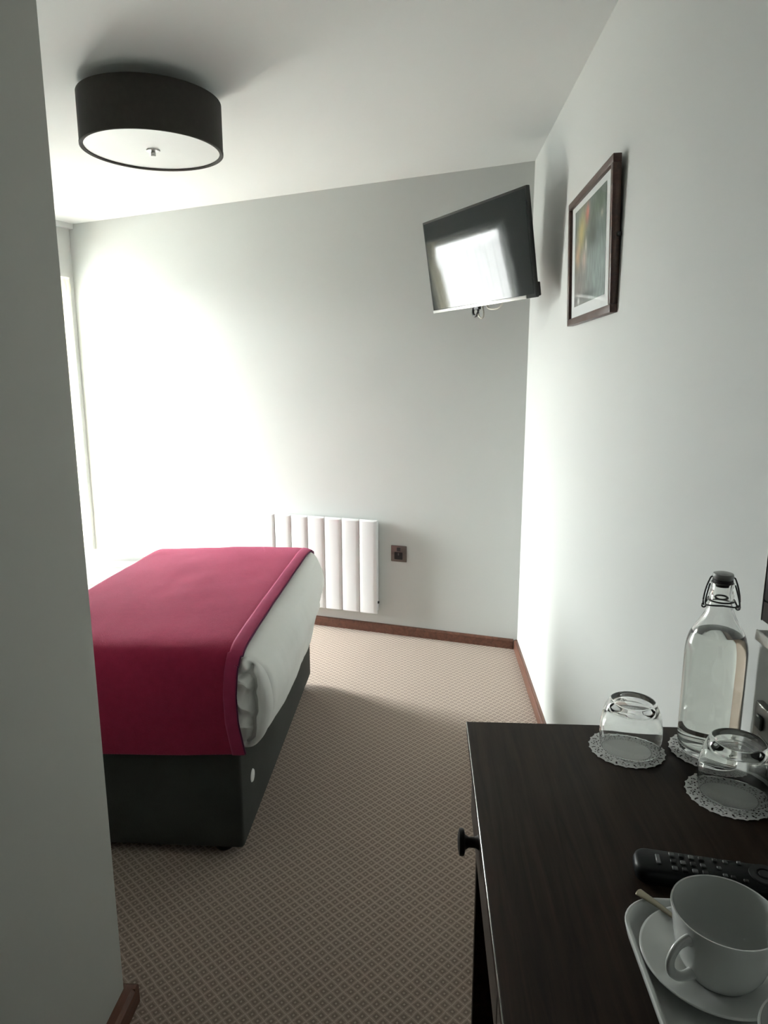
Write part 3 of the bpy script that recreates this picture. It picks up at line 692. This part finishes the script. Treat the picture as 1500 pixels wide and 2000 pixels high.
# ------------------------------------------------------------------ swing-top bottle
bx, by = 0.4305, 0.985
bot = thing('water_bottle', 'clear swing-top glass bottle of water standing on a doily', 'bottle', (bx, by, DZ + 0.0012))
out = [(0, 0.004), (0.018, 0.003), (0.031, 0.0), (0.0370, 0.002), (0.0412, 0.008), (0.0425, 0.018), (0.0427, 0.05), (0.0427, 0.150), (0.0423, 0.163), (0.0408, 0.174), (0.0378, 0.185), (0.0330, 0.195), (0.0275, 0.204), (0.0225, 0.213), (0.0185, 0.222), (0.0163, 0.231), (0.0155, 0.240), (0.0166, 0.243), (0.0166, 0.2465), (0.0152, 0.250), (0.0146, 0.256), (0.0155, 0.259), (0.0155, 0.264)]
inn = [(0.0105, 0.264), (0.0108, 0.250), (0.0125, 0.235), (0.0152, 0.223), (0.0195, 0.212), (0.0245, 0.203), (0.0300, 0.194), (0.0348, 0.184), (0.0380, 0.173), (0.0393, 0.162), (0.0397, 0.150), (0.0397, 0.05), (0.0395, 0.020), (0.0370, 0.0125), (0.031, 0.010), (0, 0.012)]
bm = bmesh.new(); lathe(bm, out + inn, 96); obj('glass_body', bm, M_glass, bot, True, 60)
bm = bmesh.new(); lathe(bm, [(0, 0.0118), (0.031, 0.0098), (0.0372, 0.0122), (0.0398, 0.020), (0.0400, 0.05), (0.0400, 0.150), (0.0396, 0.162), (0.0383, 0.173), (0.0352, 0.184), (0.0328, 0.1885), (0.0310, 0.1890), (0, 0.1890)], 96); obj('water', bm, M_water, bot, True, 50)
bm = bmesh.new(); lathe(bm, [(0, 0.259), (0.0085, 0.259), (0.0098, 0.264), (0.0135, 0.2642), (0.0140, 0.2665), (0.0135, 0.2690), (0, 0.2690)], 40); obj('rubber_gasket', bm, M_rubber, bot, True, 50)
bm = bmesh.new(); lathe(bm, [(0, 0.2690), (0.0125, 0.2690), (0.0140, 0.2705), (0.0143, 0.2745), (0.0134, 0.2775), (0.0090, 0.2790), (0, 0.2795)], 40); obj('stopper', bm, M_ceram, bot, True, 50)
bm = bmesh.new(); wr_ = 0.0012
ba = -0.25; ca, sa = math.cos(ba), math.sin(ba)
def wp(a_, b_, z): return Vector((a_ * ca - b_ * sa, a_ * sa + b_ * ca, z))
tube(bm, [wp(0.0178 * math.cos(q), 0.0178 * math.sin(q), 0.2385) for q in [2 * PI * k / 36 for k in range(36)]], wr_, 8, True)
for sgn in (-1, 1):
    tube(bm, smooth_path([wp(sgn * 0.0178, 0, 0.2385), wp(sgn * 0.0225, -0.003, 0.230), wp(sgn * 0.0240, -0.004, 0.238), wp(sgn * 0.0215, -0.002, 0.255), wp(sgn * 0.0165, 0, 0.270), wp(sgn * 0.0135, 0, 0.272)], 6), wr_, 8)
    tube(bm, smooth_path([wp(sgn * 0.0165, -0.002, 0.262), wp(sgn * 0.0205, -0.008, 0.248), wp(sgn * 0.0225, -0.014, 0.235), wp(sgn * 0.018, -0.020, 0.2345), wp(0, -0.0225, 0.236)], 6), wr_, 8)
    tube(bm, [wp(sgn * 0.0225, -0.003, 0.229) + Vector((0.0030 * math.cos(q), 0, 0.0030 * math.sin(q))) for q in [2 * PI * k / 14 for k in range(14)]], wr_, 6, True)
obj('wire_bail', bm, M_wire, bot, True)

# ------------------------------------------------------------------ tray, cups, saucer, spoon
TZ = DZ
def rrect(x0, x1, y0, y1, r, n=10):
    out = []
    for cx, cy, a0 in ((x1 - r, y1 - r, 0), (x0 + r, y1 - r, PI / 2), (x0 + r, y0 + r, PI), (x1 - r, y0 + r, 1.5 * PI)):
        for k in range(n + 1): a_ = a0 + PI / 2 * k / n; out.append((cx + r * math.cos(a_), cy + r * math.sin(a_)))
    return out
tr = thing('serving_tray', 'white raised-edge hospitality tray on the dark desk, near corner of the picture', 'tray', (0.34, 0.45, TZ))
bm = bmesh.new(); rings = []
for ins, z in ((0.012, 0.0), (0.006, 0.001), (0.003, 0.006), (0.0, 0.0185), (0.0008, 0.0198), (0.0024, 0.0200), (0.0045, 0.0190), (0.0075, 0.0085), (0.012, 0.0048), (0.020, 0.0040)):
    rings.append([bm.verts.new((x - 0.34, y - 0.45, z)) for x, y in rrect(0.206 + ins, 0.474 - ins, 0.24 + ins, 0.652 - ins, 0.040 - ins * 0.8)])
for a_, b_ in zip(rings, rings[1:]):
    for k in range(len(a_)): bm.faces.new((a_[k], a_[(k + 1) % len(a_)], b_[(k + 1) % len(a_)], b_[k]))
bm.faces.new(rings[0][::-1]); bm.faces.new(rings[-1])
obj('tray_body', bm, M_tray, tr, True, 50)
SC = Vector((0.277, 0.577, TZ + 0.0042))
def saucer(label, loc):
    bm = bmesh.new(); lathe(bm, [(0, 0.0020), (0.026, 0.0018), (0.028, 0), (0.032, 0), (0.034, 0.0022), (0.050, 0.0062), (0.0640, 0.0135), (0.0658, 0.0150), (0.0652, 0.0160), (0.0630, 0.0156), (0.050, 0.0098), (0.036, 0.0062), (0.030, 0.0052), (0.0285, 0.0042), (0, 0.0042)], 96)
    o_ = obj('saucer', bm, M_china, smooth=True, sharp=70); o_.location = loc; return tag(o_, label, 'saucer', 'white china saucers')
saucer('white china saucer on the tray under the empty cup with the spoon', SC)
def cup(label, loc, rot):
    t = thing('teacup', label, 'cup', loc, rot, 'white china teacups')
    out = [(0, 0.003), (0.022, 0.002), (0.024, 0), (0.027, 0), (0.0285, 0.003), (0.034, 0.010), (0.0385, 0.020), (0.0415, 0.032), (0.0435, 0.046), (0.0455, 0.060), (0.0470, 0.0685), (0.0466, 0.0700), (0.0452, 0.0698)]
    inn = [(0.0440, 0.064), (0.0418, 0.050), (0.0398, 0.036), (0.0368, 0.022), (0.0315, 0.011), (0.024, 0.0065), (0, 0.0055)]
    bm = bmesh.new(); lathe(bm, [(a_, b_ * 0.955) for a_, b_ in out + inn], 96); obj('bowl', bm, M_china, t, True, 70)
    P_ = smooth_path([(0.0420, 0, 0.0520), (0.050, 0, 0.0535), (0.059, 0, 0.0505), (0.0655, 0, 0.0410), (0.0640, 0, 0.0290), (0.0560, 0, 0.0200), (0.0460, 0, 0.0155), (0.0350, 0, 0.0145)], 7)
    n = len(P_); rr = [0.0046 + 0.0022 * (abs(2 * i / (n - 1) - 1) ** 3) for i in range(n)]
    bm = bmesh.new(); tube(bm, P_, [r * 0.95 for r in rr], 16, rb=[r * 0.72 for r in rr], ref=Vector((0, 1, 0)))
    obj('handle', bm, M_china, t, True); return t
cup('white china cup standing on its saucer, spoon behind it', Vector((0.281, 0.572, SC.z + 0.0043)), math.radians(208))
S2 = Vector((0.302, 0.4415, TZ + 0.0042))
saucer('white china saucer nearest the camera, at the bottom edge of the picture', S2)
cup('white china cup at the bottom right edge of the picture', S2 + Vector((0.0, 0.0, 0.0043)), math.radians(200))
# spoon resting on saucer
bm = bmesh.new()
sp = smooth_path([(0.2290, 0.6540, TZ + 0.0245), (0.2350, 0.6480, TZ + 0.0240), (0.2460, 0.6370, TZ + 0.0225), (0.2600, 0.6220, TZ + 0.0205), (0.2800, 0.6280, TZ + 0.0160)][:4] + [(0.2760, 0.6200, TZ + 0.0190), (0.292, 0.6220, TZ + 0.0185)], 8)
n = len(sp); wd = []
for i in range(n):
    q = i / (n - 1)
    wd.append(0.0058 * math.sqrt(min(1, (q + 0.015) / 0.06)) * (1 - 0.55 * min(1, q / 0.55)) + 0.0004)
tube(bm, sp, wd, 14, rb=[0.0013] * n, ref=Vector((0, 0, 1)))
spo = obj('teaspoon_tmp', bm, M_spoon, smooth=True)
spo.name = 'handle'
spt = thing('teaspoon', 'small steel teaspoon resting on the saucer behind the cup', 'spoon', (0.255, 0.632, TZ + 0.022)); spo.parent = spt
spo.data.transform(Matrix.Translation((-0.255, -0.632, -TZ - 0.022)))
bm = bmesh.new()
bmesh.ops.create_uvsphere(bm, u_segments=24, v_segments=12, radius=1)
for v in bm.verts: v.co = Vector((v.co.x * 0.020, v.co.y * 0.0125, (v.co.z * 0.004 if v.co.z < 0 else v.co.z * -0.0028)))
b3 = obj('bowl', bm, M_spoon, spt, True); b3.location = (0.307 - 0.255, 0.6225 - 0.632, -0.0015)

# ------------------------------------------------------------------ remote control
rem = thing('remote_control', 'long black television remote lying behind the tray on the desk', 'remote', (0.350, 0.6975, DZ), math.radians(-9))
bm = bmesh.new(); rings = []
for ins, z in ((0.006, 0), (0.002, 0.002), (0.0, 0.008), (0.0, 0.014), (0.0015, 0.0185), (0.005, 0.0205)):
    rings.append([bm.verts.new((x, y, z - (0.003 * (x + 0.105) / 0.21 if z > 0.01 else 0))) for x, y in rrect(-0.108 + ins, 0.108 - ins, -0.0215 + ins, 0.0215 - ins, 0.016 - ins * 0.8, 8)])
for a_, b_ in zip(rings, rings[1:]):
    for k in range(len(a_)): bm.faces.new((a_[k], a_[(k + 1) % len(a_)], b_[(k + 1) % len(a_)], b_[k]))
bm.faces.new(rings[0][::-1]); bm.faces.new(rings[-1]); obj('case', bm, M_rem, rem, True, 50)
btn_mesh = {}
def button(x, y, w_, h_, m):
    key = (w_, h_, m.name)
    if key not in btn_mesh:
        bmb = bmesh.new(); box(bmb, (-w_ / 2, -h_ / 2, 0), (w_ / 2, h_ / 2, 0.0022), 0.0008, 1)
        o_ = obj('button', bmb, m, rem, True, 40); btn_mesh[key] = o_.data
    else:
        o_ = bpy.data.objects.new('button', btn_mesh[key]); COL.objects.link(o_); o_.parent = rem
    o_.location = (x, y, 0.0203 - 0.003 * (x + 0.105) / 0.21); return o_
button(-0.082, 0.0, 0.005, 0.016, M_btnl)
for i in range(4):
    for j in range(3): button(-0.066 + i * 0.0105, -0.0115 + j * 0.0115, 0.0060, 0.0062, M_btn if (i + j) % 2 else M_btnl)
for x, y, m in ((-0.020, 0.012, M_btn), (-0.009, 0.012, M_btnl), (-0.018, 0, M_btnl), (-0.014, -0.011, M_btnl), (-0.006, -0.012, M_btn), (0.006, 0.014, M_btnl), (0.052, 0.0145, M_btnl), (0.006, -0.015, M_btn), (0.052, -0.014, M_btn), (0.068, 0.010, M_btnl), (0.074, 0.001, M_btnl), (0.068, -0.009, M_btn), (0.084, 0.010, M_btn), (0.088, -0.006, M_btnl), (0.078, -0.013, M_btnl)):
    button(x, y, 0.0050, 0.0050, m)
bm = bmesh.new(); lathe(bm, [(0.0085, 0), (0.0165, 0), (0.0160, 0.0022), (0.0090, 0.0022)], 40, True); o_ = obj('navigation_ring', bm, M_btn, rem, True, 40); o_.location = (0.029, 0, 0.0183)
bm = bmesh.new(); lathe(bm, [(0, 0.0024), (0.006, 0.0024), (0.007, 0)], 28); o_ = obj('button', bm, M_btn, rem, True, 40); o_.location = (0.029, 0, 0.0185)

# ------------------------------------------------------------------ right wall above desk: mirror, metal shelf, socket
mi = thing('wall_mirror', 'dark framed wall mirror at the right edge above the desk', 'mirror', (RX, 0.70, 1.40))
ym0, ym1, zm0, zm1 = -0.25, 0.254, -0.340, 0.45
for nm, lo_, hi_ in (('top_rail', (-0.016, ym0, zm1 - .03), (0, ym1, zm1)), ('bottom_rail', (-0.016, ym0, zm0), (0, ym1, zm0 + .03)), ('side_rail', (-0.016, ym0, zm0 + .03), (0, ym0 + .03, zm1 - .03)), ('side_rail', (-0.016, ym1 - .03, zm0 + .03), (0, ym1, zm1 - .03))):
    boxo(nm, lo_, hi_, M_knob, mi, 0.0015, 1)
boxo('edge_strip', (-0.017, ym1, zm0), (0, ym1 + 0.003, zm1), M_chrome, mi, 0.001, 1)
boxo('mirror_glass', (-0.010, ym0 + .03, zm0 + .03), (-0.006, ym1 - .03, zm1 - .03), M_mirror, mi)
sh = thing('metal_shelf', 'brushed metal ledge fixed to the wall under the mirror', 'shelf', (RX, 0.8, 1.050))
boxo('ledge', (-0.030, -0.2, 0.0), (0, 0.133, 0.004), M_chrome, sh, 0.001, 1)
boxo('front_lip', (-0.033, -0.2, -0.010), (-0.030, 0.133, 0.005), M_chrome, sh, 0.001, 1)
s2 = thing('double_socket', 'brushed steel double power socket on the right wall above the desk', 'socket', (RX, 0.883, 0.897))
boxo('face_plate', (-0.012, -0.073, -0.043), (0, 0.073, 0.043), M_steel, s2, 0.003, 2)
for y in (-0.036, 0.036):
    boxo('socket_insert', (-0.0135, y - 0.018, -0.034), (-0.011, y + 0.018, 0.0), M_black, s2, 0.001, 1)
for y in (-0.052, 0.052): boxo('rocker_switch', (-0.016, y - 0.009, 0.008), (-0.011, y + 0.009, 0.028), M_black, s2, 0.002, 1)
